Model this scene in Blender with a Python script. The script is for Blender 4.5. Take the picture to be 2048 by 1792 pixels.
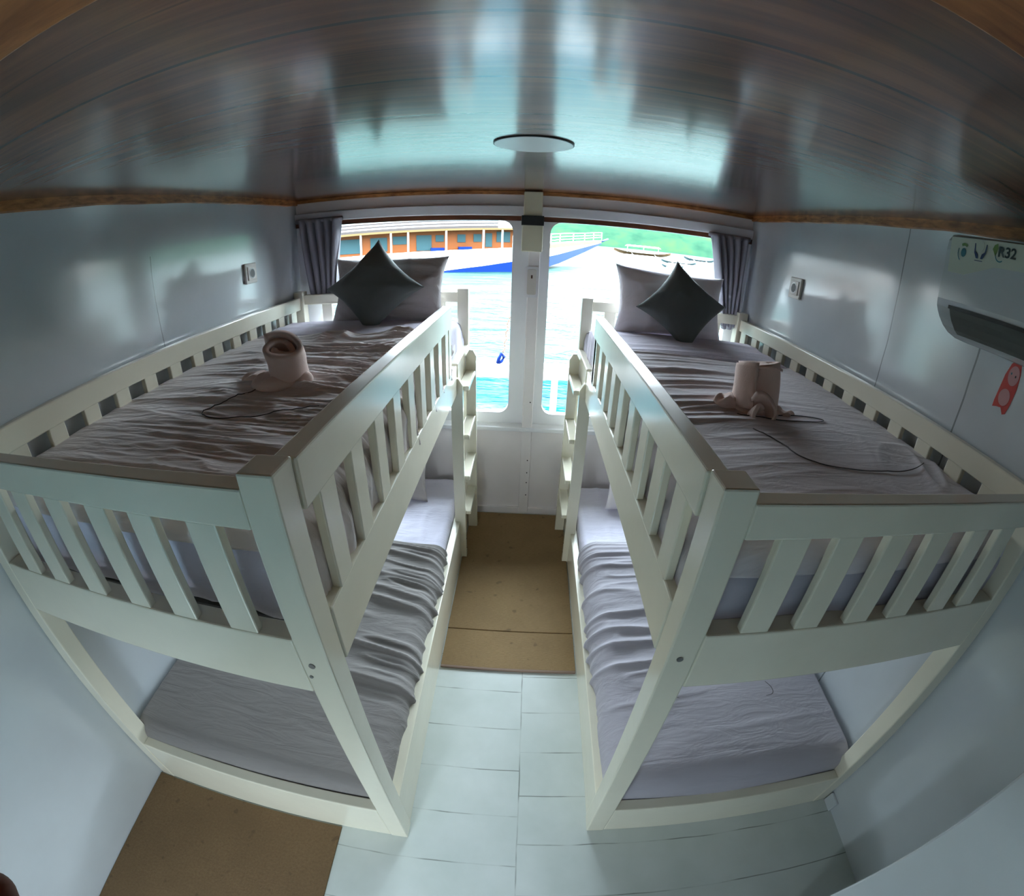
import bpy, bmesh, math, random
import numpy as np
from mathutils import Vector, Matrix

for o in list(bpy.data.objects):
    bpy.data.objects.remove(o)
scene = bpy.context.scene
COL = scene.collection
R = math.radians
random.seed(7)

# ------------------------------------------------------------------ camera (wide fisheye lens)
CX, CZ = 0.3859, 1.5645
PITCH, ROLL, YAW = -0.4626, 0.0326, 0.0254
F, K1, K2 = 899.2, 0.0526, 0.0026          # r[px of 2048] = F*(t + K1 t^3 + K2 t^5)
cam = bpy.data.cameras.new('camera')
cam.type = 'PANO'
cam.panorama_type = 'FISHEYE_LENS_POLYNOMIAL'
cam.sensor_fit = 'HORIZONTAL'
cam.sensor_width, cam.sensor_height = 20.48, 17.92
cam.fisheye_fov = R(220)
t = np.linspace(0, 1.75, 400)
rr = F * (t + K1 * t**3 + K2 * t**5) / 100.0    # mm on the sensor
A = np.stack([rr, rr**2, rr**3, rr**4], 1)
kk = np.linalg.lstsq(A, t, rcond=None)[0]
cam.fisheye_polynomial_k0 = 0.0
cam.fisheye_polynomial_k1 = -kk[0]
cam.fisheye_polynomial_k2 = -kk[1]
cam.fisheye_polynomial_k3 = -kk[2]
cam.fisheye_polynomial_k4 = -kk[3]
cam.clip_start, cam.clip_end = 0.01, 2000
cy_, sy_ = math.cos(YAW), math.sin(YAW)
cr_, sr_ = math.cos(ROLL), math.sin(ROLL)
right = Vector((cy_, sy_, 0))
fwd = Vector((-sy_ * math.cos(PITCH), cy_ * math.cos(PITCH), math.sin(PITCH)))
up = right.cross(fwd)
r2 = cr_ * right + sr_ * up
u2 = -sr_ * right + cr_ * up
m = Matrix((r2, u2, -fwd)).transposed().to_4x4()
m.translation = Vector((CX, 0, CZ))
camo = bpy.data.objects.new('camera', cam)
camo.matrix_world = m
COL.objects.link(camo)
scene.camera = camo

scene.view_settings.view_transform = 'Standard'
scene.view_settings.look = 'None'
scene.view_settings.exposure = 1.5
scene.view_settings.gamma = 1.0
scene.view_settings.use_curve_mapping = False
try:
    scene.cycles.use_denoising = True
    scene.cycles.max_bounces = 10
    scene.cycles.diffuse_bounces = 6
    scene.cycles.sample_clamp_indirect = 6.0
    scene.cycles.caustics_reflective = False
    scene.cycles.caustics_refractive = False
except Exception:
    pass

# ------------------------------------------------------------------ sky and sun
SKY = 8.0
w = bpy.data.worlds.new('world'); scene.world = w; w.use_nodes = True
nt = w.node_tree; nt.nodes.clear()
tc = nt.nodes.new('ShaderNodeTexCoord'); sep = nt.nodes.new('ShaderNodeSeparateXYZ')
rp = nt.nodes.new('ShaderNodeValToRGB'); bg = nt.nodes.new('ShaderNodeBackground'); wo = nt.nodes.new('ShaderNodeOutputWorld')
rp.color_ramp.elements[0].position = 0.0; rp.color_ramp.elements[0].color = (.26, .255, .25, 1)
rp.color_ramp.elements[1].position = 0.3; rp.color_ramp.elements[1].color = (0.76, 0.90, 1.0, 1)
nt.links.new(tc.outputs['Generated'], sep.inputs[0]); nt.links.new(sep.outputs[2], rp.inputs[0])
nt.links.new(rp.outputs[0], bg.inputs[0])
dp = nt.nodes.new('ShaderNodeVectorMath'); dp.operation = 'DOT_PRODUCT'      # bright haze on the sun's side of the sky
nt.links.new(tc.outputs['Generated'], dp.inputs[0]); dp.inputs[1].default_value = (math.sin(R(28)) * .97, math.cos(R(28)) * .97, .24)
mr = nt.nodes.new('ShaderNodeMapRange'); mr.interpolation_type = 'SMOOTHSTEP'; nt.links.new(dp.outputs['Value'], mr.inputs[0])
mr.inputs[1].default_value = .62; mr.inputs[2].default_value = .97; mr.inputs[3].default_value = SKY * .78; mr.inputs[4].default_value = SKY * 1.7
nt.links.new(mr.outputs[0], bg.inputs[1])
nt.links.new(bg.outputs[0], wo.inputs[0])
sl = bpy.data.lights.new('sun', 'SUN'); sl.energy = 6.0; sl.angle = R(1.5); sl.color = (1, 0.95, 0.86)
so = bpy.data.objects.new('sun', sl); COL.objects.link(so)
sdir = Vector((math.sin(R(72)) * math.cos(R(52)), math.cos(R(72)) * math.cos(R(52)), math.sin(R(52))))
so.rotation_euler = sdir.to_track_quat('Z', 'Y').to_euler()

def portal(name, loc, size, rot):
    l = bpy.data.lights.new(name, 'AREA'); l.shape = 'RECTANGLE'; l.size, l.size_y = size
    ok = False
    try:
        l.cycles.is_portal = True; ok = True
    except Exception:
        pass
    if not ok:
        bpy.data.lights.remove(l); return
    o = bpy.data.objects.new(name, l); o.location = loc; o.rotation_euler = rot; COL.objects.link(o)

# portals: they only tell the renderer where the daylight enters
portal('daylight_portal_left', (-0.20, 2.37, 1.14), (1.0, 1.04), (R(-90), 0, 0))
portal('daylight_portal_right', (0.94, 2.37, 1.14), (0.94, 1.04), (R(-90), 0, 0))
portal('daylight_portal_door', (-0.165, -0.69, 0.61), (.27, 1.22), (R(90), 0, 0))

# ------------------------------------------------------------------ materials
def mat(name, color, rough=0.5, **k):
    m = bpy.data.materials.new(name); m.use_nodes = True
    b = m.node_tree.nodes['Principled BSDF']
    b.inputs['Base Color'].default_value = (*color, 1); b.inputs['Roughness'].default_value = rough
    for n, v in k.items():
        b.inputs[n.replace('_', ' ')].default_value = v
    return m

def N(m, t, **k):
    n = m.node_tree.nodes.new(t)
    for a, v in k.items():
        setattr(n, a, v)
    return n

def L(m, a, b):
    m.node_tree.links.new(a, b)

def math_(m, op, a, b=None, c=None):
    n = N(m, 'ShaderNodeMath', operation=op)
    for i, v in enumerate((a, b, c)):
        if v is None: continue
        if isinstance(v, (int, float)): n.inputs[i].default_value = v
        else: L(m, v, n.inputs[i])
    return n.outputs[0]

def noise(m, scale, detail=3, rough=.55, vec=None, mapscale=None, dist=0):
    n = N(m, 'ShaderNodeTexNoise'); n.inputs['Scale'].default_value = scale; n.inputs['Detail'].default_value = detail
    n.inputs['Roughness'].default_value = rough; n.inputs['Distortion'].default_value = dist
    g = N(m, 'ShaderNodeNewGeometry')
    mp = N(m, 'ShaderNodeMapping'); mp.inputs['Scale'].default_value = mapscale or (1, 1, 1)
    L(m, g.outputs['Position'] if vec is None else vec, mp.inputs[0]); L(m, mp.outputs[0], n.inputs['Vector'])
    return n.outputs['Fac']

def ramp(m, fac, stops):
    r = N(m, 'ShaderNodeValToRGB'); e = r.color_ramp.elements
    while len(e) < len(stops): e.new(0.5)
    for i, (p, c) in enumerate(stops):
        e[i].position = p; e[i].color = (*c, 1) if len(c) == 3 else c
    L(m, fac, r.inputs[0]); return r.outputs[0]

def bump(m, h, strength, dist=0.01, chain=None):
    b = N(m, 'ShaderNodeBump'); b.inputs['Strength'].default_value = strength; b.inputs['Distance'].default_value = dist
    L(m, h, b.inputs['Height'])
    if chain is not None: L(m, chain, b.inputs['Normal'])
    return b.outputs[0]

def P(m): return m.node_tree.nodes['Principled BSDF']

def mixc(m, fac, a, b):
    n = N(m, 'ShaderNodeMix', data_type='RGBA')
    for s, v in ((n.inputs[0], fac), (n.inputs[6], a), (n.inputs[7], b)):
        if isinstance(v, tuple): s.default_value = (*v, 1)
        elif isinstance(v, (int, float)): s.default_value = v
        else: L(m, v, s)
    return n.outputs[2]

def line(m, coord, at, half):
    """1 on a thin line where coord == at"""
    return math_(m, 'LESS_THAN', math_(m, 'ABSOLUTE', math_(m, 'SUBTRACT', coord, at)), half)

def painted(name, color, rough, streak=None, bmp=.08, var=.05):
    m = mat(name, color, rough)
    n = noise(m, 6, 4)
    c = ramp(m, n, [(0.3, tuple(v * (1 - var) for v in color)), (0.7, color)])
    L(m, c, P(m).inputs['Base Color'])
    n2 = noise(m, 9 if streak else 14, 2, mapscale=streak)
    L(m, bump(m, n2, bmp, .01), P(m).inputs['Normal'])
    return m

M = {}
M['bunk'] = painted('cream_gloss_paint', (.78, .735, .60), .20, bmp=.05)
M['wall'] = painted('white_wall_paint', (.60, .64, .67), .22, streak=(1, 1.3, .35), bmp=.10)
m = M['wall']
g = N(m, 'ShaderNodeNewGeometry'); s = N(m, 'ShaderNodeSeparateXYZ'); L(m, g.outputs['Position'], s.inputs[0])
X, Y, Z = s.outputs
wob = math_(m, 'MULTIPLY', math_(m, 'SUBTRACT', noise(m, 3, 2), .5), .03)
Yw = math_(m, 'ADD', Y, wob)
isR = math_(m, 'GREATER_THAN', X, 1.0); isL = math_(m, 'LESS_THAN', X, -.5)
l1 = math_(m, 'MULTIPLY', line(m, Yw, 1.19, .0022), isR)
l2 = math_(m, 'MULTIPLY', math_(m, 'MULTIPLY', line(m, Yw, .835, .003), isR), math_(m, 'LESS_THAN', Z, 1.5))
l3 = math_(m, 'MULTIPLY', math_(m, 'MULTIPLY', line(m, Yw, 1.228, .0018), isL), math_(m, 'MULTIPLY', math_(m, 'LESS_THAN', Z, 1.59), math_(m, 'GREATER_THAN', Z, 1.1)))
ln = math_(m, 'MAXIMUM', l1, math_(m, 'MAXIMUM', l2, l3))
old = P(m).inputs['Base Color'].links[0].from_socket
L(m, mixc(m, math_(m, 'MULTIPLY', ln, .7), old, (.12, .13, .13)), P(m).inputs['Base Color'])
P(M['wall']).inputs['Coat Weight'].default_value = .8; P(M['wall']).inputs['Coat IOR'].default_value = 1.7; P(M['wall']).inputs['Coat Roughness'].default_value = .12
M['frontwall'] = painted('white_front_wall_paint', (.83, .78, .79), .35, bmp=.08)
M['sill'] = painted('window_frame_paint', (.78, .78, .82), .3, bmp=.04)

# varnished ceiling planks running across the cabin
m = M['ceiling'] = mat('varnished_ceiling_planks', (.2, .08, .03), .5)
g = N(m, 'ShaderNodeNewGeometry'); s = N(m, 'ShaderNodeSeparateXYZ'); L(m, g.outputs['Position'], s.inputs[0])
grain = noise(m, 4, 6, .62, mapscale=(.5, 9, 1), dist=.6)
patch = noise(m, 2.2, 3, .5, mapscale=(.6, 2, 1))
c1 = ramp(m, grain, [(.32, (.06, .018, .006)), (.5, (.16, .050, .014)), (.68, (.29, .105, .030))])
c2 = mixc(m, math_(m, 'MULTIPLY', patch, .75), c1, (.05, .02, .010))
fr = math_(m, 'FRACT', math_(m, 'DIVIDE', math_(m, 'SUBTRACT', s.outputs[1], .454), .2015))
seam = math_(m, 'MAXIMUM', math_(m, 'LESS_THAN', fr, .017), math_(m, 'GREATER_THAN', fr, .985))
fr2 = math_(m, 'ABSOLUTE', math_(m, 'SUBTRACT', fr, .42))
seam2 = math_(m, 'MULTIPLY', math_(m, 'LESS_THAN', fr2, .008), .5)
L(m, mixc(m, math_(m, 'MAXIMUM', seam, seam2), c2, (.012, .006, .004)), P(m).inputs['Base Color'])
h = math_(m, 'SUBTRACT', math_(m, 'MULTIPLY', noise(m, 1.6, 2, mapscale=(1, 2.2, 1)), .8), math_(m, 'MAXIMUM', seam, seam2))
bb = bump(m, h, .10, .010)
bb = bump(m, grain, .05, .004, bb)
L(m, bb, P(m).inputs['Normal'])
P(m).inputs['Coat Weight'].default_value = 1.0; P(m).inputs['Coat Roughness'].default_value = .15
L(m, bb, P(m).inputs['Coat Normal'])
P(m).inputs['Coat IOR'].default_value = 1.95

def woodmat(name, dark, light, scale=(1, 6, 6), rough=.35, sc=6):
    m = mat(name, light, rough)
    n = noise(m, sc, 5, .6, mapscale=scale, dist=.4)
    L(m, ramp(m, n, [(.3, dark), (.65, light)]), P(m).inputs['Base Color']); return m
M['trim'] = woodmat('varnished_cornice_wood', (.18, .06, .02), (.55, .24, .08), (3, 3, 12))
M['trimdark'] = woodmat('dark_red_wood', (.05, .015, .008), (.16, .05, .02), (1, 8, 8))
M['beam'] = woodmat('orange_beam_wood', (.16, .05, .018), (.42, .17, .06), (1, 8, 8))

# white painted floor planks
m = M['floor'] = mat('white_floor_planks', (.66, .71, .69), .22)
g = N(m, 'ShaderNodeNewGeometry'); s = N(m, 'ShaderNodeSeparateXYZ'); L(m, g.outputs['Position'], s.inputs[0])
wv = math_(m, 'MULTIPLY', math_(m, 'SUBTRACT', noise(m, 4, 2), .5), .012)
yy = math_(m, 'ADD', s.outputs[1], wv); xr = math_(m, 'GREATER_THAN', s.outputs[0], .43)
fr = math_(m, 'FRACT', math_(m, 'DIVIDE', math_(m, 'SUBTRACT', yy, math_(m, 'MULTIPLY_ADD', xr, .074, .009)), .167))
sm = math_(m, 'LESS_THAN', fr, .022)
vl = line(m, math_(m, 'ADD', s.outputs[0], wv), .43, .002)
fade = ramp(m, noise(m, 7, 2), [(.42, (0, 0, 0)), (.6, (1, 1, 1))])
gap = math_(m, 'MULTIPLY', math_(m, 'MAXIMUM', sm, vl), math_(m, 'MULTIPLY_ADD', fade, .55, .1))
base = ramp(m, noise(m, 5, 4), [(.3, (.55, .60, .57)), (.7, (.64, .68, .66))])
L(m, mixc(m, gap, base, (.10, .11, .09)), P(m).inputs['Base Color'])
h = math_(m, 'SUBTRACT', math_(m, 'MULTIPLY', noise(m, 5, 3), .5), math_(m, 'MAXIMUM', sm, vl))
L(m, bump(m, h, .25, .008), P(m).inputs['Normal'])

def matting(name, c1, c2, sc=(9, 50, 1)):
    m = mat(name, c1, .8)
    n = noise(m, 6, 5, .7, mapscale=sc); n2 = noise(m, 5, 4)
    c = mixc(m, n2, ramp(m, n, [(.3, c1), (.7, c2)]), tuple(v * .8 for v in c1))
    sp = ramp(m, noise(m, 26, 1), [(.24, (1, 1, 1)), (.3, (0, 0, 0))])
    L(m, mixc(m, math_(m, 'MULTIPLY', sp, .5), c, tuple(v * .4 for v in c1)), P(m).inputs['Base Color'])
    L(m, bump(m, n, .5, .004), P(m).inputs['Normal']); return m
M['mat'] = matting('brown_woven_matting', (.24, .145, .058), (.37, .24, .105))
M['board'] = matting('brown_hardboard', (.15, .088, .038), (.24, .15, .07), (20, 20, 1))

def cloth(name, color, scale=300, rough=.9, st=.15, wr=0, wrs=(3, 14, 6)):
    m = mat(name, color, rough)
    n = noise(m, scale, 2)
    n2 = noise(m, 3, 3)
    L(m, ramp(m, n2, [(.3, tuple(v * .9 for v in color)), (.7, color)]), P(m).inputs['Base Color'])
    b = bump(m, n, st, .001)
    if wr:
        b = bump(m, noise(m, 3, 3, .55, mapscale=wrs, dist=.8), wr, .02, b)
    L(m, b, P(m).inputs['Normal'])
    P(m).inputs['Sheen Weight'].default_value = .15
    return m
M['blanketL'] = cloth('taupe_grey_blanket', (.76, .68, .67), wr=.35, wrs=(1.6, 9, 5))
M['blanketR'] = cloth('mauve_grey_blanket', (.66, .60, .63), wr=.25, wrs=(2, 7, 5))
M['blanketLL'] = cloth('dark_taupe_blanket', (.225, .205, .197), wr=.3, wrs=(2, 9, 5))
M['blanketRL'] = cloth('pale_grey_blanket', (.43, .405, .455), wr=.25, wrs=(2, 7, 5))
M['sheet'] = cloth('white_sheet', (.78, .755, .90), wr=.2)
M['fold'] = cloth('lilac_fold', (.62, .56, .66), wr=.2)
M['sheetR'] = cloth('lilac_grey_sheet', (.46, .43, .50), wr=.2)
M['mattress'] = cloth('black_mattress_cloth', (.012, .012, .016))
M['pillowL'] = cloth('taupe_pillow', (.46, .42, .42), wr=.3)
M['pillowR'] = cloth('lilac_pillow', (.84, .79, .84), wr=.12)
M['cushion'] = cloth('charcoal_felt', (.12, .135, .135), scale=90, st=.35)
M['towel'] = cloth('beige_pink_towel', (.84, .65, .59), scale=240, st=.6)
M['curtain'] = cloth('slate_curtain', (.29, .275, .32), wr=.1)
M['seam'] = mat('dark_seam', (.13, .115, .115), .8)
M['plastic'] = painted('white_plastic', (.62, .58, .54), .35, bmp=.0)
M['holder'] = painted('white_holder_plastic', (.78, .76, .80), .3, bmp=.0)
M['ac'] = painted('air_conditioner_plastic', (.50, .54, .55), .16, bmp=.0, var=.02)
M['black'] = mat('black_plastic', (.012, .012, .012), .5)
M['dark'] = mat('dark_louver', (.085, .095, .085), .45)
M['creambox'] = painted('cream_cover', (.70, .68, .52), .45, bmp=.02)
M['metal'] = mat('screw_metal', (.25, .25, .25), .35, Metallic=1.0)
M['hole'] = mat('dark_hole', (.02, .018, .016), .8)
M['lamp'] = mat('lamp_diffuser', (.75, .78, .78), .35)
M['red'] = mat('red_sticker_ink', (.55, .035, .025), .4)
M['pink'] = mat('pink_sticker_ink', (.55, .26, .26), .4)
M['navy'] = mat('navy_ink', (.02, .035, .12), .4)
M['teal'] = mat('teal_ink', (.03, .16, .20), .4)
M['green'] = mat('green_ink', (.12, .22, .05), .4)
M['ink'] = mat('dark_ink', (.012, .03, .03), .4)
M['paper'] = mat('pale_label_film', (.50, .54, .45), .3)
M['rope'] = cloth('beige_rope', (.24, .16, .12))
M['skin'] = mat('skin', (.14, .045, .028), .55, Subsurface_Weight=.2)
M['nail'] = mat('nail', (.42, .2, .15), .3)
M['boatwhite'] = painted('white_boat_paint', (.80, .80, .80), .4)
M['boatblue'] = painted('blue_boat_paint', (.001, .020, .13), .4)
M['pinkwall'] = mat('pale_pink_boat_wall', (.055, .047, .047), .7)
M['cabin'] = painted('orange_varnished_cabin', (.20, .062, .018), .4)
M['eave'] = painted('yellow_eave', (.20, .125, .055), .5)
M['boatglass'] = mat('teal_boat_glass', (.03, .07, .08), .4)
M['chair'] = mat('blue_canvas', (.001, .016, .13), .7)
M['brownboat'] = painted('tan_boat_paint', (.13, .075, .04), .5)
M['greyboat'] = painted('grey_green_boat_paint', (.06, .09, .10), .5)

m = M['sea'] = mat('turquoise_sea', (.04, .34, .34), .34)
P(M['sea']).inputs['IOR'].default_value = 1.10
g = N(m, 'ShaderNodeNewGeometry')
wv1 = noise(m, .55, 5, .6, mapscale=(.55, 1.3, 1), dist=.5); wv2 = noise(m, 2.4, 4, .6, mapscale=(.5, 1.2, 1))
s = N(m, 'ShaderNodeSeparateXYZ'); L(m, g.outputs['Position'], s.inputs[0])
far_ = N(m, 'ShaderNodeMapRange'); L(m, s.outputs[1], far_.inputs[0]); far_.inputs[1].default_value = 7; far_.inputs[2].default_value = 11
near_c = ramp(m, wv2, [(.35, (.001, .045, .085)), (.55, (.002, .075, .095)), (.72, (.07, .13, .14))])
far_c = ramp(m, wv1, [(.3, (.012, .050, .045)), (.55, (.030, .072, .066)), (.75, (.09, .12, .115))])
L(m, mixc(m, far_.outputs[0], near_c, far_c), P(m).inputs['Base Color'])
b1 = bump(m, wv1, 1.0, 1.2); b2 = bump(m, wv2, .8, .12, b1)
L(m, b2, P(m).inputs['Normal'])

m = M['hill'] = mat('green_hillside', (.05, .30, .12), .9)
n = noise(m, .06, 6, .65)
L(m, ramp(m, n, [(.3, (.012, .040, .026)), (.5, (.022, .060, .036)), (.7, (.036, .066, .032))]), P(m).inputs['Base Color'])

P(m).inputs['Specular IOR Level'].default_value = 0
for k_ in ('boatblue', 'cabin', 'eave', 'boatglass', 'chair', 'brownboat', 'greyboat'):
    P(M[k_]).inputs['Specular IOR Level'].default_value = .12
m = M['glass'] = bpy.data.materials.new('window_glass'); m.use_nodes = True
ntg = m.node_tree; ntg.nodes.clear()
tr = ntg.nodes.new('ShaderNodeBsdfTransparent'); gl = ntg.nodes.new('ShaderNodeBsdfGlossy'); mx = ntg.nodes.new('ShaderNodeMixShader')
fz = ntg.nodes.new('ShaderNodeFresnel'); ou = ntg.nodes.new('ShaderNodeOutputMaterial')
gl.inputs['Roughness'].default_value = .02; tr.inputs[0].default_value = (.97, .98, .98, 1); fz.inputs[0].default_value = 1.25
ntg.links.new(fz.outputs[0], mx.inputs[0]); ntg.links.new(tr.outputs[0], mx.inputs[1]); ntg.links.new(gl.outputs[0], mx.inputs[2]); ntg.links.new(mx.outputs[0], ou.inputs[0])

# ------------------------------------------------------------------ helpers
def link(o, parent=None):
    COL.objects.link(o)
    if parent is not None: o.parent = parent
    return o

def mesh(name, verts, faces, m, parent=None, smooth=False, solid=0, sub=0):
    me = bpy.data.meshes.new(name); me.from_pydata([tuple(v) for v in verts], [], [tuple(f) for f in faces]); me.update()
    me.materials.append(M[m] if isinstance(m, str) else m)
    if smooth:
        me.polygons.foreach_set('use_smooth', [True] * len(me.polygons))
    o = bpy.data.objects.new(name, me); link(o, parent)
    if sub:
        d = o.modifiers.new('sub', 'SUBSURF'); d.levels = d.render_levels = sub
    if solid:
        d = o.modifiers.new('solid', 'SOLIDIFY'); d.thickness = solid; d.offset = 0
    return o

def bmobj(name, bm, m, parent=None, smooth=False):
    bmesh.ops.recalc_face_normals(bm, faces=bm.faces)
    me = bpy.data.meshes.new(name); bm.to_mesh(me); bm.free()
    me.materials.append(M[m] if isinstance(m, str) else m)
    if smooth: me.polygons.foreach_set('use_smooth', [True] * len(me.polygons))
    return link(bpy.data.objects.new(name, me), parent)

def addbox(bm, x0, x1, y0, y1, z0, z1, bev=.003, mtx=None):
    r = bmesh.ops.create_cube(bm, size=1.0); vs = r['verts']
    sx, sy, sz = abs(x1 - x0), abs(y1 - y0), abs(z1 - z0)
    for v in vs:
        v.co = Vector(((x0 + x1) / 2 + v.co.x * sx, (y0 + y1) / 2 + v.co.y * sy, (z0 + z1) / 2 + v.co.z * sz))
    b = min(bev, sx * .3, sy * .3, sz * .3)
    if b > 0:
        es = list({e for v in vs for e in v.link_edges})
        r = bmesh.ops.bevel(bm, geom=es, offset=b, segments=2, profile=.5, affect='EDGES')
        vs = r['verts'] if mtx is not None else vs
    return vs

def box(name, x0, x1, y0, y1, z0, z1, m, parent=None, bev=.003):
    bm = bmesh.new(); addbox(bm, x0, x1, y0, y1, z0, z1, bev); return bmobj(name, bm, m, parent)

def boxes(name, lst, m, parent=None, bev=.003):
    bm = bmesh.new()
    for b in lst: addbox(bm, *b, bev=bev)
    return bmobj(name, bm, m, parent)

def tag(o, label, cat, group=None):
    o['label'] = label; o['category'] = cat
    if group: o['group'] = group
    return o

def thing(name, label, cat, loc=(0, 0, 0), group=None):
    o = bpy.data.objects.new(name, None); o.location = loc; o.empty_display_size = .05; COL.objects.link(o)
    return tag(o, label, cat, group)

def adopt(child, root):
    """parent a world-space mesh to a placed Empty without moving it"""
    child.parent = root; child.matrix_parent_inverse = Matrix.Translation(root.location).inverted(); return child

def struct(o):
    o['kind'] = 'structure'; return o

def cyl(name, c, r, h, axis, m, parent=None, seg=32, r2=None, bev=0):
    bm = bmesh.new()
    bmesh.ops.create_cone(bm, cap_ends=True, segments=seg, radius1=r, radius2=r if r2 is None else r2, depth=h)
    if bev:
        es = [e for e in bm.edges if abs(e.verts[0].co.z - e.verts[1].co.z) < 1e-6]
        bmesh.ops.bevel(bm, geom=es, offset=bev, segments=2, profile=.5, affect='EDGES')
    q = Vector(axis).to_track_quat('Z', 'Y').to_matrix().to_4x4()
    bmesh.ops.transform(bm, matrix=Matrix.Translation(c) @ q, verts=bm.verts)
    o = bmobj(name, bm, m, parent)
    return o

def tube(name, pts, r, m, parent=None, seg=8):
    pts = [Vector(p) for p in pts]; vs = []; fs = []
    for i, p in enumerate(pts):
        t_ = (pts[min(i + 1, len(pts) - 1)] - pts[max(i - 1, 0)]).normalized()
        a = t_.cross(Vector((0, 0, 1)));
        if a.length < 1e-3: a = t_.cross(Vector((0, 1, 0)))
        a.normalize(); b = t_.cross(a); rr_ = r[i] if isinstance(r, (list, tuple)) else r
        for k in range(seg):
            an = 2 * math.pi * k / seg; vs.append(p + (a * math.cos(an) + b * math.sin(an)) * rr_)
    for i in range(len(pts) - 1):
        for k in range(seg):
            k2 = (k + 1) % seg; fs.append((i * seg + k, i * seg + k2, (i + 1) * seg + k2, (i + 1) * seg + k))
    fs.append(tuple(range(seg))[::-1]); fs.append(tuple((len(pts) - 1) * seg + k for k in range(seg)))
    return mesh(name, vs, fs, m, parent, smooth=True)

def smoothcurve(pts, n=8):
    pts = [Vector(p) for p in pts]; out = []
    for i in range(len(pts) - 1):
        p0 = pts[max(i - 1, 0)]; p1 = pts[i]; p2 = pts[i + 1]; p3 = pts[min(i + 2, len(pts) - 1)]
        for k in range(n):
            t_ = k / n
            out.append(.5 * ((2 * p1) + (p2 - p0) * t_ + (2 * p0 - 5 * p1 + 4 * p2 - p3) * t_**2 + (3 * p1 - p0 - 3 * p2 + p3) * t_**3))
    out.append(pts[-1]); return out

def extr(name, poly, ax, a0, a1, m, parent=None, smooth=False):
    """polygon (list of 2-D points) extruded along axis ax between a0 and a1; for 'y' the points are (x,z), for 'x' (y,z), for 'z' (x,y)"""
    def P3(p, a):
        return {'y': (p[0], a, p[1]), 'x': (a, p[0], p[1]), 'z': (p[0], p[1], a)}[ax]
    n = len(poly); vs = [P3(p, a0) for p in poly] + [P3(p, a1) for p in poly]
    fs = [tuple(range(n)), tuple(range(n, 2 * n))[::-1]] + [(i, n + i, n + (i + 1) % n, (i + 1) % n) for i in range(n)]
    bm = bmesh.new(); bv = [bm.verts.new(v) for v in vs]
    for f in fs: bm.faces.new([bv[i] for i in f])
    return bmobj(name, bm, m, parent, smooth)

_tab = np.random.RandomState(3).rand(256, 256)
def vn(x, y, seed=0):
    x = np.asarray(x, float) + seed * 17.3; y = np.asarray(y, float) + seed * 9.1
    xi = np.floor(x).astype(int); yi = np.floor(y).astype(int); fx = x - xi; fy = y - yi
    fx = fx * fx * (3 - 2 * fx); fy = fy * fy * (3 - 2 * fy)
    a = _tab[xi % 256, yi % 256]; b = _tab[(xi + 1) % 256, yi % 256]; c = _tab[xi % 256, (yi + 1) % 256]; d = _tab[(xi + 1) % 256, (yi + 1) % 256]
    return (a * (1 - fx) + b * fx) * (1 - fy) + (c * (1 - fx) + d * fx) * fy
def ridge(x, y, seed=0):
    return (1 - np.abs(2 * vn(x, y, seed) - 1)) ** 3

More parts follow.
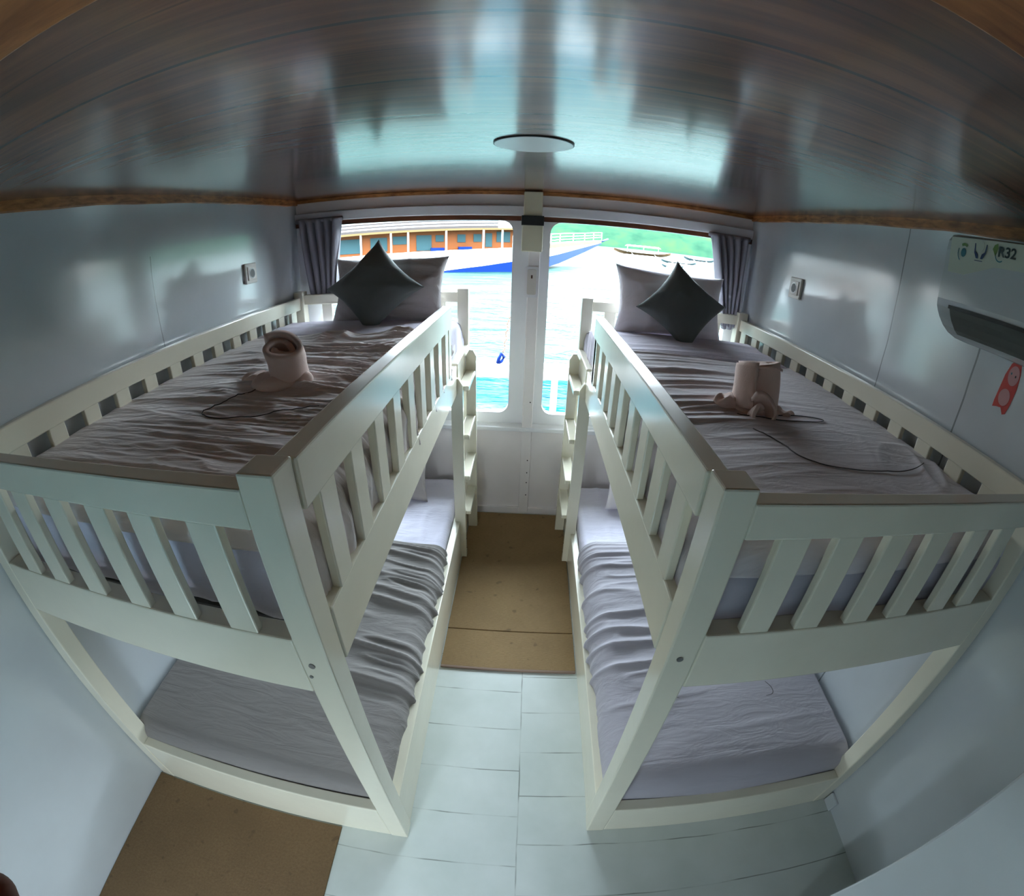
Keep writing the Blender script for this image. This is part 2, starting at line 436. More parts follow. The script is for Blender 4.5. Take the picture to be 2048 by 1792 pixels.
def drape(name, x0, x1, y0, y1, z, drops, m, parent=None, r=.035, nx=110, ny=190, wr=None, hem=0, crown=0, solid=.006, puff=0):
    """cloth over a flat bed: drops = (at x0, at x1, at y0, at y1) hanging lengths"""
    dl, dr, dn, df = drops
    a = np.linspace(x0 - dl, x1 + dr, nx); b = np.linspace(y0 - dn, y1 + df, ny)
    AA, BB = np.meshgrid(a, b, indexing='ij')
    def prof(v, lo, hi, has_lo, has_hi):
        pos = v.copy(); dz = np.zeros_like(v); q = math.pi / 2 * r
        if has_lo:
            s_ = (lo + r) - v; k = s_ > 0; an = np.clip(s_ / r, 0, math.pi / 2)
            pos = np.where(k, lo + r - r * np.sin(an), pos); dz = np.where(k, r * (1 - np.cos(an)) + np.maximum(s_ - q, 0), dz)
        if has_hi:
            s_ = v - (hi - r); k = s_ > 0; an = np.clip(s_ / r, 0, math.pi / 2)
            pos = np.where(k, hi - r + r * np.sin(an), pos); dz = np.where(k, r * (1 - np.cos(an)) + np.maximum(s_ - q, 0), dz)
        return pos, dz
    PX, DX = prof(AA, x0, x1, dl > 0, dr > 0); PY, DY = prof(BB, y0, y1, dn > 0, df > 0)
    D = np.maximum(DX, DY); ZZ = z - D
    if crown:
        ZZ += crown * (1 - np.clip(2 * np.abs((PX - (x0 + x1) / 2) / (x1 - x0)), 0, 1) ** 2.5) * (1 - np.clip(2 * np.abs((PY - (y0 + y1) / 2) / (y1 - y0)), 0, 1) ** 8) 
    if hem:
        dd = np.clip((D - r) / .08, 0, 1)
        ZZ += dd * hem * (vn(AA * 16, BB * 16, 5) - .5)
    if wr is not None:
        h_ = wr(AA, BB)
        side = np.clip(D / r, 0, 1)
        ZZ = ZZ + h_ * (1 - .8 * side)
        pf = puff * np.maximum(0, vn(BB * 11, ZZ * 9, 3) - .3) * np.clip((D - r) / .03, 0, 1)
        PX = PX + np.where(DX > DY, 1, 0) * np.sign(AA - (x0 + x1) / 2) * side * (np.abs(h_) + pf)
        V_ = puff * .8 * np.maximum(0, vn(AA * 13, ZZ * 5, 7) - .3) * np.clip((D - r) / .03, 0, 1)
        PY = PY + np.where(DY >= DX, 1, 0) * np.sign(BB - (y0 + y1) / 2) * side * V_
        PY = PY + np.where(DY >= DX, 1, 0) * np.sign(BB - (y0 + y1) / 2) * side * h_
    V = np.stack([PX, PY, ZZ], -1).reshape(-1, 3)
    idx = np.arange(nx * ny).reshape(nx, ny)
    Fc = np.stack([idx[:-1, :-1], idx[1:, :-1], idx[1:, 1:], idx[:-1, 1:]], -1).reshape(-1, 4)
    return mesh(name, V.tolist(), Fc.tolist(), m, parent, smooth=True, solid=solid)

def pillow(name, w_, h_, t_, loc, rot, m, parent=None, n=36, pinch=.10, seed=0, wr=.006, pw=2.6):
    u = np.linspace(-1, 1, n); U, V = np.meshgrid(u, u, indexing='ij')
    prof = ((1 - np.abs(U) ** pw) * (1 - np.abs(V) ** pw)) ** .55
    PXx = U * (1 - pinch * (1 - V**2) * np.abs(U) ** 2) * w_ / 2; PYy = V * (1 - pinch * (1 - U**2) * np.abs(V) ** 2) * h_ / 2
    nz = wr * (ridge(U * 2.2 + 4, V * 1.4 + U, seed) - .3) + wr * .8 * (ridge(U * 1.2, V * 3.4, seed + 3) - .3)
    top = prof * t_ / 2 + nz * (prof ** .3); bot = -prof * t_ / 2
    vs = np.stack([PXx, PYy, top], -1).reshape(-1, 3).tolist(); nb = len(vs)
    bots = np.stack([PXx, PYy, bot], -1).reshape(-1, 3).tolist()
    idx = np.arange(n * n).reshape(n, n); remap = {}
    for i in range(n):
        for j in range(n):
            k = int(idx[i, j])
            if i in (0, n - 1) or j in (0, n - 1): remap[k] = k
            else: remap[k] = len(vs); vs.append(bots[k])
    fs = []
    for i in range(n - 1):
        for j in range(n - 1):
            q = [int(idx[i, j]), int(idx[i + 1, j]), int(idx[i + 1, j + 1]), int(idx[i, j + 1])]
            fs.append(q); fs.append([remap[k] for k in q][::-1])
    o = mesh(name, vs, fs, m, parent, smooth=True)
    o.location = loc; o.rotation_euler = rot
    return o

# ------------------------------------------------------------------ room shell
XL, XR, LA, RA, YW, ZC = -.844, 1.527, .0937, .6467, 2.306, 1.7937
NL, NR = .4074, .4655
YB = -.62
PH = .0545       # bunk post size
struct(box('floor', XL - .1, XR + .1, YB - .5, YW + .1, -.06, 0, 'floor', bev=0))
struct(box('ceiling', XL - .1, XR + .1, YB - .1, YW + .1, ZC, ZC + .05, 'ceiling', bev=0))
struct(box('wall_left', XL - .06, XL, YB, YW + .06, 0, ZC, 'wall', bev=0))
struct(box('wall_right', XR, XR + .06, YB, YW + .06, 0, ZC, 'wall', bev=0))
# back wall behind the camera with an open doorway
struct(boxes('wall_back', [(XL - .06, -.30, YB - .06, YB, 0, ZC), (-.03, XR + .06, YB - .06, YB, 0, ZC), (-.75, -.03, YB - .06, YB, 1.22, ZC)], 'wall', bev=0))
struct(boxes('wall_partition', [(1.205, 1.24, YB, .10, 0, ZC)], 'wall', bev=.006))

# front wall with two round-cornered window openings
def rrect(x0, x1, z0, z1, r, n=7):
    pts = []
    for cx, cz, a0 in ((x1 - r, z1 - r, 0), (x0 + r, z1 - r, 90), (x0 + r, z0 + r, 180), (x1 - r, z0 + r, 270)):
        for k in range(n + 1):
            a = R(a0 + 90 * k / n); pts.append((cx + r * math.cos(a), cz + r * math.sin(a)))
    return pts

def plate_with_hole(name, X0, X1, Z0, Z1, hole, y0, y1, m, parent=None):
    """rectangular board with a rounded hole, between y0 and y1"""
    n = len(hole); cx = sum(p[0] for p in hole) / n; cz = sum(p[1] for p in hole) / n
    def out(p):
        dx, dz = p[0] - cx, p[1] - cz
        hx = (X1 - cx) if dx > 0 else (X0 - cx); hz = (Z1 - cz) if dz > 0 else (Z0 - cz)
        k = min(abs(hx / dx) if abs(dx) > 1e-9 else 9e9, abs(hz / dz) if abs(dz) > 1e-9 else 9e9)
        return (cx + dx * k, cz + dz * k)
    o_ = [out(p) for p in hole]
    # snap the outer ring to the true corners
    for C_ in ((X0, Z0), (X1, Z0), (X1, Z1), (X0, Z1)):
        i = min(range(n), key=lambda i: (o_[i][0] - C_[0])**2 + (o_[i][1] - C_[1])**2); o_[i] = C_
    vs = [(p[0], y0, p[1]) for p in hole] + [(p[0], y0, p[1]) for p in o_] + [(p[0], y1, p[1]) for p in hole] + [(p[0], y1, p[1]) for p in o_]
    fs = []
    for i in range(n):
        j = (i + 1) % n
        fs += [(i, j, n + j, n + i), (2 * n + i, 3 * n + i, 3 * n + j, 2 * n + j), (i, 2 * n + i, 2 * n + j, j), (n + i, n + j, 3 * n + j, 3 * n + i)]
    bm = bmesh.new(); bv = [bm.verts.new(v) for v in vs]
    for f in fs: bm.faces.new([bv[i] for i in f])
    return bmobj(name, bm, m, parent)

WXL0, WXL1, WXR0, WXR1, WZ0, WZ1 = -.72, .298, .4815, 1.44, .632, 1.648
ZH = 1.668
for i, (a, b) in enumerate(((WXL0, WXL1), (WXR0, WXR1))):
    X0 = XL if i == 0 else .395; X1 = .395 if i == 0 else XR
    f = struct(plate_with_hole('window_%d' % (i + 1), X0, X1, .565, ZH, rrect(a, b, WZ0, WZ1, .055), YW, YW + .035, 'sill'))
    gp = box('glass_pane', a - .012, b + .012, YW + .016, YW + .020, WZ0 - .012, WZ1 + .012, 'glass', f, bev=0)
    gp['label'] = 'clear glass pane'
struct(boxes('wall_front', [(XL, XR, YW, YW + .06, ZH, ZC), (XL, XR, 2.262, YW + .06, 0, .562)], 'frontwall', bev=.002))
struct(boxes('trim_1', [(XL, XR, 2.238, YW, .548, .572)], 'sill', bev=.004))        # window sill ledge
struct(boxes('trim_2', [(XL, XR, 2.287, YW, 1.672, 1.722)], 'sill', bev=.004))       # header rail
struct(boxes('trim_3', [(XL, XR, 2.296, YW, 1.648, 1.672)], 'trimdark', bev=.002))   # red-brown strip over the windows
struct(boxes('trim_4', [(XL, XR, 2.292, YW, 1.776, ZC)], 'trim', bev=.002))
def cornice(name, x0, x1):
    # slightly irregular lower edge where the paint meets the varnish
    n = 90; ys = np.linspace(YB, YW, n); vs = []; fs = []
    for i, y in enumerate(ys):
        zz = 1.764 + .006 * (float(vn(y * 12, .3, 2)) - .5)
        vs += [(x0, y, zz), (x1, y, zz + .003), (x1, y, ZC), (x0, y, ZC)]
    for i in range(n - 1):
        for k in range(4):
            a, b = i * 4 + k, i * 4 + (k + 1) % 4; fs.append((a, b, b + 4, a + 4))
    fs += [(0, 1, 2, 3), tuple(4 * (n - 1) + k for k in (3, 2, 1, 0))]
    return struct(mesh(name, vs, fs, 'trim'))
cornice('trim_5', XL, XL + .012); cornice('trim_6', XR, XR - .012)
struct(box('trim_7', XL, XR, -.1, .245, 1.762, ZC, 'beam'))           # ceiling beam overhead
struct(boxes('trim_8', [(XL, XL + .015, 2.2, YW, .0, .56), (LA - .02, RA + .02, 2.25, 2.262, 0, .045)], 'frontwall', bev=.002))
# centre post with its batten
struct(box('trim_9', .378, .434, 2.245, YW, .015, 1.52, 'frontwall', bev=.004))
ps = bpy.data.objects['trim_9']
for z in (.14, .225, .29, .37, .72):
    cyl('screw_hole', (.418, 2.2445, z), .0035, .002, (0, -1, 0), 'hole', ps, seg=10)
struct(box('trim_10', XR - .012, XR, NR - .05, NR - .002, 0, .06, 'wall'))

# ------------------------------------------------------------------ bunk beds
def bunk(d, Ax, W, n, ZT, ZR, ZRb, ZLt, ZLb, slats, wall_top, wall_bot, wall_slats, far_y, foot, label, board=(.905, 1.034), guard_end=1.69):
    """d=+1: the aisle lies towards +x. u runs from the aisle face into the bed."""
    root = thing('bunk_bed', label, 'bunk bed', (Ax - d * W / 2, (n + far_y) / 2, 0), 'white wooden bunk beds')
    def X(u): return Ax - d * u
    def B(name, u0, u1, y0, y1, z0, z1, parent=root, m='bunk', bev=.0035):
        xa, xb = sorted((X(u0), X(u1)))
        o = box(name, xa, xb, y0, y1, z0, z1, m, None, bev)
        if parent is root: adopt(o, root)
        else:
            o.parent = parent; o.matrix_parent_inverse = (parent.matrix_parent_inverse @ parent.matrix_basis).inverted() if False else Matrix.Identity(4)
        return o
    fy = far_y - PH
    for u0 in (0, W - PH):
        B('post', u0, u0 + PH, n, n + PH, 0, ZT)
        B('post', u0, u0 + PH, fy, far_y, 0, ZT + .004)
    def panel(name, lst, parent=root):
        bs = []
        for (u0, u1, y0, y1, z0, z1) in lst:
            xa, xb = sorted((X(u0), X(u1))); bs.append((xa, xb, y0, y1, z0, z1))
        o = boxes(name, bs, 'bunk', None, .0035); adopt(o, root); return o
    def sub(name, parent, u0, u1, y0, y1, z0, z1):
        xa, xb = sorted((X(u0), X(u1))); o = box(name, xa, xb, y0, y1, z0, z1, 'bunk', None, .003)
        o.parent = parent            # the part sits at the world origin of its own data
        return o
    e = panel('end_panel', [(PH, W - PH, n, n + .034, ZRb, ZR), (PH, W - PH, n, n + .040, ZLb, ZLt)])
    for (a, b) in slats: sub('slat', e, a, b, n + .002, n + .020, ZLt - .002, ZRb + .002)
    h = panel('head_panel', [(PH, W - PH, fy + .012, fy + .046, ZRb + .022, ZR + .01), (PH, W - PH, fy + .012, fy + .046, ZLb, ZLt)])
    for (a, b) in slats: sub('slat', h, a, b, fy + .02, fy + .038, ZLt - .002, ZRb + .024)
    # aisle side: guard rail with its slats, stopping short of the ladder opening
    g = panel('guard_rail', [(-.005, .032, n + PH + .001, guard_end, ZRb + .002, ZT - .004)])
    y = n + PH + .052
    while y + .058 < guard_end + .01:
        sub('slat', g, -.002, .016, y, y + .058, board[1] - .004, ZRb + .004); y += .1315
    sub('slat', g, -.002, .016, guard_end - .05, guard_end, board[1] - .004, ZRb + .004)
    panel('side_board', [(-.002, .034, n + PH + .001, 1.812, board[0], board[1]), (-.002, .034, 1.844, fy - .001, board[0], board[1]), (.028, .044, 1.70, 1.95, board[0] + .01, board[1] - .01)])
    # wall side rail
    wr_ = panel('wall_rail', [(W - .040, W - .012, n + PH, fy, wall_bot, wall_top), (W - .046, W - .012, n + PH, fy, .94, 1.05)])
    y0, pitch = wall_slats; y = y0
    while y < fy - .03:
        sub('slat', wr_, W - .036, W - .018, y, y + .057, 1.048, wall_bot + .002); y += pitch
    # bottom frame
    panel('base_frame', [(PH, W - PH, n + .002, n + .036, 0, foot), (0.002, .036, n + PH, fy, 0, foot), (W - .036, W - .002, n + PH, fy, 0, foot)])
    panel('bed_slats', [(.03, W - .03, yy, yy + .07, .905, .928) for yy in np.arange(n + .1, fy - .05, .19)])
    # ladder
    for y in (1.815, 2.09):
        xa, xb = sorted((X(.026), X(-.026)) if y < 2 else (X(-.003), X(-.052)))
        zt = .975 if y < 2 else 1.035
        poly = [(xa, .0), (xb, .0), (xb, zt - .03), ((xa + xb) / 2 + .008, zt), ((xa + xb) / 2 - .008, zt), (xa, zt - .03)]
        o = extr('ladder_stringer', poly, 'y', y, y + .026, 'bunk'); adopt(o, root)
        bpy.context.view_layer.update()
    for z in (.935, .70, .485, .285):
        B('ladder_step', -.003, -.050, 1.841, 2.09, z - .022, z)
    # screws
    for (u, z) in (((.035, .945), (.045, .912)) if d > 0 else ((.024, .946),)):
        o = cyl('screw', (X(u), n - .0005, z), .006 if z > .93 else .0035, .003, (0, -1, 0), 'metal', None, seg=14); adopt(o, root)
    for (y, z) in ((1.828, .12), (1.828, .06)):
        o = cyl('screw', (X(-.0265), y, z), .003, .002, (d, 0, 0), 'hole', None, seg=10); adopt(o, root)
    return root

WL_ = LA - (XL + .006); WR_ = (XR - .006) - RA
bunk(1, LA, WL_, NL, 1.31, 1.2865, 1.223, 1.0063, .8602,
     [(.117, .174), (.245, .300), (.358, .413), (.485, .542), (.610, .667), (.722, .779)],
     1.284, 1.220, (.547, .129), 2.256, .235, 'white wooden bunk bed along the left wall, front face in bright daylight')
bunk(-1, RA, WR_, NR, 1.287, 1.2645, 1.2032, 1.0035, .856,
     [(.118, .174), (.226, .280), (.341, .399), (.451, .510), (.575, .630), (.675, .733)],
     1.256, 1.198, (.601, .127), 2.256, .19, 'white wooden bunk bed along the right wall below the air conditioner')

# ------------------------------------------------------------------ mattresses and bedding
def mattress(x0, x1, y0, y1, z0, z1, label, sheet_m, hemz):
    root = tag(boxes('mattress', [(x0, x1, y0, y1, z0, z1)], 'mattress', bev=.02), label, 'mattress')
    def wr(a, b): return .006 * (vn(a * 14, b * 14, 2) - .5) + .006 * ridge(a * 9, b * 6, 4)
    dr_ = z1 - hemz
    s_ = drape('fitted_sheet', x0 - .003, x1 + .003, y0 - .003, y1 + .003, z1 + .004, (dr_, dr_, dr_, dr_), sheet_m, root, r=.03, nx=100, ny=150, wr=wr, hem=.055, solid=.003, puff=.022 if z0 > .5 else 0)
    s_['label'] = 'pale sheet wrapped over the mattress'
    return root

UZ, URZ = 1.152, 1.135
mattress(XL + .055, LA - .040, NL + .086, 2.185, .932, UZ, 'dark mattress under a white sheet on the upper left bunk', 'sheet', .972)
mattress(RA + .040, XR - .055, NR + .052, 2.185, .932, URZ, 'mattress in a lilac grey sheet on the upper right bunk', 'sheetR', .985)
mattress(XL + .05, LA - .045, NL + .052, 2.185, .02, .255, 'dark mattress under a white sheet on the lower left bunk', 'sheet', .12)
mattress(RA + .045, XR - .05, NR + .052, 2.185, .02, .245, 'mattress under a white sheet on the lower right bunk', 'sheet', .12)

def w_ul(a, b):
    k = np.clip((a + .80) / .55, 0, 1); far = np.clip((b - .70) / .5, 0, 1)
    yy = b + .10 * (vn(a * 2.2, b * 1.5, 12) - .5) + a * .10
    h = .017 * ridge(a * 1.6, yy * 15, 1) * (.25 + .75 * k) * (.45 + .55 * far)
    h += .011 * ridge(a * 3.0, yy * 31, 6) * k * (.35 + .65 * far) + .005 * ridge(a * 7.0, yy * 60, 3) * k
    h += .012 * (vn(a * 3, b * 3, 3) - .5) + .022 * ridge(a * 7, b * 9, 9) * np.clip((b - 1.35) / .3, 0, 1) * np.clip((a + .60) / .3, 0, 1)
    return h
def w_ur(a, b):
    yy = b + .08 * (vn(a * 2.2, b * 1.5, 12) - .5) - a * .06
    k = np.clip((1.30 - a) / .4, .15, 1)
    return (.011 * ridge(a * 1.5, yy * 12, 2) + .006 * ridge(a * 3, yy * 27, 4)) * k * np.clip((b - .8) / .2, .25, 1) + .012 * (vn(a * 2.5, b * 2.5, 5) - .5) + .008 * ridge(a * 10 - b * 6, b * 4, 8) * np.clip((1.0 - b) / .2, 0, 1) * np.clip((a - 1.15) / .2, 0, 1)
def w_ll(a, b):
    k = np.clip((a + .38) / .3, 0, 1) * np.clip((b - .60) / .25, 0, 1)
    yy = b + .10 * (vn(a * 2.2, b * 1.5, 12) - .5) + a * .12
    return .020 * ridge(a * 1.6, yy * 14, 4) * k + .010 * ridge(a * 4, yy * 34, 7) * k + .008 * (vn(a * 3, b * 3, 1) - .5)
def w_lr(a, b):
    k = np.clip((1.1 - a) / .3, 0, 1) * np.clip((b - .72) / .2, 0, 1)
    yy = b + .08 * (vn(a * 2.2, b * 1.5, 12) - .5)
    return (.016 * ridge(a * 1.6, yy * 14, 3) + .007 * ridge(a * 4, yy * 30, 5)) * (.1 + .9 * k) + .016 * (vn(a * 2.5, b * 3, 8) - .5)

blUL = tag(drape('blanket', XL + .030, LA - .034, NL + .076, 1.76, UZ + .018, (0, .15, .03, 0), 'blanketL', wr=w_ul, nx=200, ny=330, crown=.012, hem=.03, puff=.018),
           'taupe blanket full of crosswise creases on the upper left bunk', 'blanket', None)
blUR = tag(drape('blanket', RA + .034, XR - .03, NR + .046, 1.67, URZ + .018, (.15, 0, .04, 0), 'blanketR', wr=w_ur, nx=170, ny=300, crown=.012, hem=.03, puff=.018),
           'smooth mauve grey blanket on the upper right bunk', 'blanket', None)
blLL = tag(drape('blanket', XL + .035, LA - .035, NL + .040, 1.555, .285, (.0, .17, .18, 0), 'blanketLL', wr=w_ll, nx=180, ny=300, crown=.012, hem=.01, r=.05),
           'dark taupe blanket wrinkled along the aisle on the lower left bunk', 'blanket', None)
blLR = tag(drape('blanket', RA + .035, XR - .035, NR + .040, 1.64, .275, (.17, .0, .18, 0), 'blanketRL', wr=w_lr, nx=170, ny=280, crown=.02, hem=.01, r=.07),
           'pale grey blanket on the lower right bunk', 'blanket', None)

def seam(parent, pts, z, wf, r=.0014, name='seam'):
    q = smoothcurve([(x, y, 0) for x, y in pts], 10)
    out = []
    for p in q:
        out.append((p.x, p.y, z + float(wf(np.array(p.x), np.array(p.y))) + .0165))
    return tube(name, out, r, 'seam', parent, seg=6)
seam(blUL, [(-.30, 1.09), (-.36, 1.0), (-.405, .93), (-.42, .885), (-.38, .86), (-.302, .86), (-.19, .89), (-.096, .925)], UZ + .018, w_ul)
seam(blUR, [(.945, 1.039), (1.0, 1.015), (1.069, 1.007), (1.197, 1.025), (1.229, 1.047), (1.167, 1.062), (1.08, 1.05)], URZ + .018, w_ur)
seam(blUR, [(.95, .95), (.993, .869), (1.001, .808), (1.059, .765), (1.184, .748), (1.294, .757), (1.40, .79)], URZ + .018, w_ur)
seam(blLL, [(-.44, .74), (-.465, .59), (-.36, .58), (-.255, .577)], .275, w_ll, r=.0016)
seam(blLR, [(.90, .80), (1.0, .775), (1.18, .773), (1.262, .774), (1.276, .80), (1.26, .83)], .278, w_lr, r=.0018)

# folded-back sheet bands towards the pillows
def w_f(a, b): return .006 * ridge(a * 1.5, b * 12, 2) + .006 * (vn(a * 5, b * 5, 1) - .5)
tag(drape('folded_sheet', XL + .055, LA - .036, 1.745, 2.06, UZ + .022, (.03, .12, .012, .02), 'fold', wr=w_f, nx=90, ny=50, r=.012, crown=.008, solid=.012),
    'lilac folded top sheet across the upper left bunk', 'sheet', None)
tag(drape('folded_sheet', RA + .036, XR - .055, 1.655, 2.06, URZ + .022, (.12, .03, .012, .02), 'fold', wr=w_f, nx=90, ny=50, r=.012, crown=.008, solid=.012),
    'lilac folded top sheet across the upper right bunk', 'sheet', None)

# ------------------------------------------------------------------ pillows and cushions
tag(pillow('pillow', .58, .34, .13, (-.285, 2.13, 1.315), (R(70), 0, R(-2)), 'pillowL', seed=2, wr=.02), 'creased taupe pillow standing behind the left cushion', 'pillow', None)
tag(pillow('pillow', .56, .34, .13, (1.065, 2.13, 1.30), (R(72), R(2), R(2)), 'pillowR', seed=5, wr=.008), 'pale lilac pillow standing behind the right cushion', 'pillow', None)
tag(pillow('cushion', .335, .335, .11, (-.312, 2.00, 1.345), (R(62), R(45), R(0)), 'cushion', seed=7, wr=.006, pinch=.14), 'charcoal square cushion on its corner on the upper left bunk', 'cushion', 'charcoal square cushions')
tag(pillow('cushion', .31, .31, .10, (1.078, 1.99, 1.315), (R(62), R(50), R(0)), 'cushion', seed=8, wr=.006, pinch=.14), 'charcoal square cushion on its corner on the upper right bunk', 'cushion', 'charcoal square cushions')
for o in [o for o in bpy.data.objects if o.name.startswith('cushion')]:
    a = R(45 if o.location.x < 0 else 50)
    lean = Matrix.Rotation(R(66), 4, 'X'); spin = Matrix.Rotation(a, 4, 'Z')
    o.matrix_world = Matrix.Translation(o.location) @ lean @ spin
tag(pillow('pillow', .56, .36, .13, (-.375, 2.05, .40), (R(50), 0, 0), 'pillowL', seed=11, wr=.015), 'grey pillow at the window end of the lower left bunk', 'pillow', None)
tag(pillow('pillow', .54, .36, .13, (1.10, 2.05, .40), (R(50), 0, 0), 'pillowR', seed=12, wr=.01), 'pale pillow at the window end of the lower right bunk', 'pillow', None)

# ------------------------------------------------------------------ folded towels
def swirl(name, c, axis_tilt, r_out, h, turns, m, parent, seed=0, th=.007, flare=0.0, n=110, nz=14, lobes=0):
    """a towel rolled into a scroll: a spiral sheet with thickness"""
    vs = []; fs = []
    T = np.linspace(0, turns * 2 * math.pi, n)
    for i, t_ in enumerate(T):
        rad = r_out * (.28 + .72 * (t_ / T[-1]))
        for j in range(nz):
            f = j / (nz - 1)
            rr_ = rad * (1 + flare * (f - .5)) + .003 * math.sin(3 * t_ + 5 * f + seed) * f
            zz = h * f + .010 * math.sin(t_ * 1.0 + seed) * f - (.018 * (1 - t_ / T[-1])) * f
            vs.append((rr_ * math.cos(t_), rr_ * math.sin(t_), zz))
    for i in range(n - 1):
        for j in range(nz - 1):
            a = i * nz + j; fs.append((a, a + nz, a + nz + 1, a + 1))
    o = mesh(name, vs, fs, m, parent, smooth=True, solid=th)
    o.matrix_basis = Matrix.Translation(c) @ axis_tilt
    return o

def ring_drape(name, rx, ry, h, m, parent, seed=0, n=72, nz=12):
    """the towel's loose lower cloth lying as a rumpled ring"""
    vs = []; fs = []
    for i in range(n):
        a = 2 * math.pi * i / n
        wob_ = 1 + .10 * math.sin(3 * a + seed) + .06 * math.sin(5 * a + 2 * seed)
        for j in range(nz):
            f = j / (nz - 1)
            ang = f * math.pi
            k = .60 + .40 * math.sin(ang) * 1.0 if f > .5 else .60 + .40 * math.sin(ang)
            rr_ = wob_ * k
            z_ = h * (1 - math.cos(ang)) / 2
            vs.append((rx * rr_ * math.cos(a), ry * rr_ * math.sin(a), z_ * (1 + .15 * math.sin(4 * a + seed))))
    for i in range(n):
        i2 = (i + 1) % n
        for j in range(nz - 1):
            fs.append((i * nz + j, i2 * nz + j, i2 * nz + j + 1, i * nz + j + 1))
    fs.append(tuple(i * nz for i in range(n))[::-1]); fs.append(tuple(i * nz + nz - 1 for i in range(n)))
    return mesh(name, vs, fs, m, parent, smooth=True)

tl = thing('rolled_towel', 'beige towel rolled upright with an open swirl on the upper left bunk', 'towel', (-.295, 1.095, UZ + .026), 'rolled beige towels')
swirl('roll', (.018, .012, .030), Matrix.Rotation(R(12), 4, 'Y') @ Matrix.Rotation(R(27), 4, 'X') @ Matrix.Rotation(R(200), 4, 'Z'), .060, .118, 1.9, 'towel', tl, 1, th=.016, flare=-.05)
ring_drape('base_fold', .088, .075, .042, 'towel', tl, 1)
sf = ring_drape('side_fold', .060, .032, .034, 'towel', tl, 2); sf.location = (-.085, .02, 0)
tr_ = thing('rolled_towel', 'beige towel rolled upright above a looped fold on the upper right bunk', 'towel', (1.032, 1.105, URZ + .024), 'rolled beige towels')
swirl('roll', (.0, .0, .018), Matrix.Rotation(R(-10), 4, 'X') @ Matrix.Rotation(R(20), 4, 'Z'), .068, .125, 2.6, 'towel', tr_, 2.4, th=.012, flare=-.12)
cap = mesh('roll_end', [(.063 * math.cos(a) * k, .063 * math.sin(a) * k, .112 + .008 * (1 - k) + .004 * math.sin(3 * a)) for k in (1, .66, .33) for a in np.linspace(0, 2 * math.pi, 24, endpoint=False)] + [(0, 0, .121)],
     [(r_ * 24 + i, r_ * 24 + (i + 1) % 24, (r_ + 1) * 24 + (i + 1) % 24, (r_ + 1) * 24 + i) for r_ in (0, 1) for i in range(24)] + [(48 + i, 48 + (i + 1) % 24, 72) for i in range(24)], 'towel', tr_, smooth=True, solid=.006)
cap.matrix_basis = Matrix.Translation((0, 0, .018)) @ Matrix.Rotation(R(-10), 4, 'X')
ring_drape('base_fold', .075, .060, .030, 'towel', tr_, 2)
lp = swirl('looped_fold', (-.030, -.066, .012), Matrix.Rotation(R(52), 4, 'X') @ Matrix.Rotation(R(60), 4, 'Z'), .046, .046, 1.15, 'towel', tr_, .7, th=.010, flare=.10)
sf = ring_drape('side_fold', .048, .030, .040, 'towel', tr_, 3); sf.location = (-.082, .004, 0)
sf = ring_drape('side_fold', .034, .022, .022, 'towel', tr_, 1); sf.location = (.075, -.035, 0)

# ------------------------------------------------------------------ curtains
def curtain(x0, x1, xb0, xb1, z1, z0, y, label, d):
    nu, nv = 150, 30; vs = []; fs = []
    for j in range(nv):
        f = j / (nv - 1); e = f ** .8
        a0 = x0 + (xb0 - x0) * e; a1 = x1 + (xb1 - x1) * e
        for i in range(nu):
            s_ = i / (nu - 1)
            ph = s_ * 2 * math.pi * 5.5 + 1.1 * math.sin(3 * f + s_ * 5)
            amp = .024 + .009 * math.sin(5 * s_ + 2)
            vs.append((a0 + (a1 - a0) * s_ + .006 * math.cos(ph), y - .006 + amp * math.sin(ph), z1 + (z0 - z1) * f + .01 * math.sin(ph * .5) * (f > .95)))
    for j in range(nv - 1):
        for i in range(nu - 1):
            a = j * nu + i; fs.append((a, a + 1, a + nu + 1, a + nu))
    o = mesh('curtain', vs, fs, 'curtain', None, smooth=True, solid=.003)
    tag(o, label, 'curtain', 'bunched window curtains')
    tube('heading', [(x0 - .006, y, z1 - .005), (x1 + .006, y, z1 - .005)], .012, 'curtain', o)
    return o
curtain(-.815, -.565, -.765, -.60, 1.685, 1.26, 2.262, 'grey curtain bunched in the left corner of the left window', 1)
curtain(1.275, 1.49, 1.385, 1.48, 1.672, 1.20, 2.262, 'grey curtain bunched in the right corner of the right window', -1)

# ------------------------------------------------------------------ wall and ceiling fittings
def socket(x, y, z, d, label):
    root = thing('power_socket', label, 'socket', (x, y, z), 'wall power sockets')
    bm = bmesh.new(); addbox(bm, 0, d * .012, -.045, .045, -.045, .045, .004); bmobj('plate', bm, 'plastic', root)
    bm = bmesh.new(); addbox(bm, d * .012, d * .016, -.030, .030, -.030, .030, .003); bmobj('insert', bm, 'plastic', root)
    cyl('plug_well', (d * .0165, 0, 0), .019, .003, (d, 0, 0), 'black', root)
    cyl('well_rim', (d * .016, 0, 0), .023, .003, (d, 0, 0), 'metal', root)
socket(XL, 1.822, 1.458, 1, 'white round-hole power socket on the left wall')
socket(XR, 1.800, 1.482, -1, 'white round-hole power socket on the right wall')

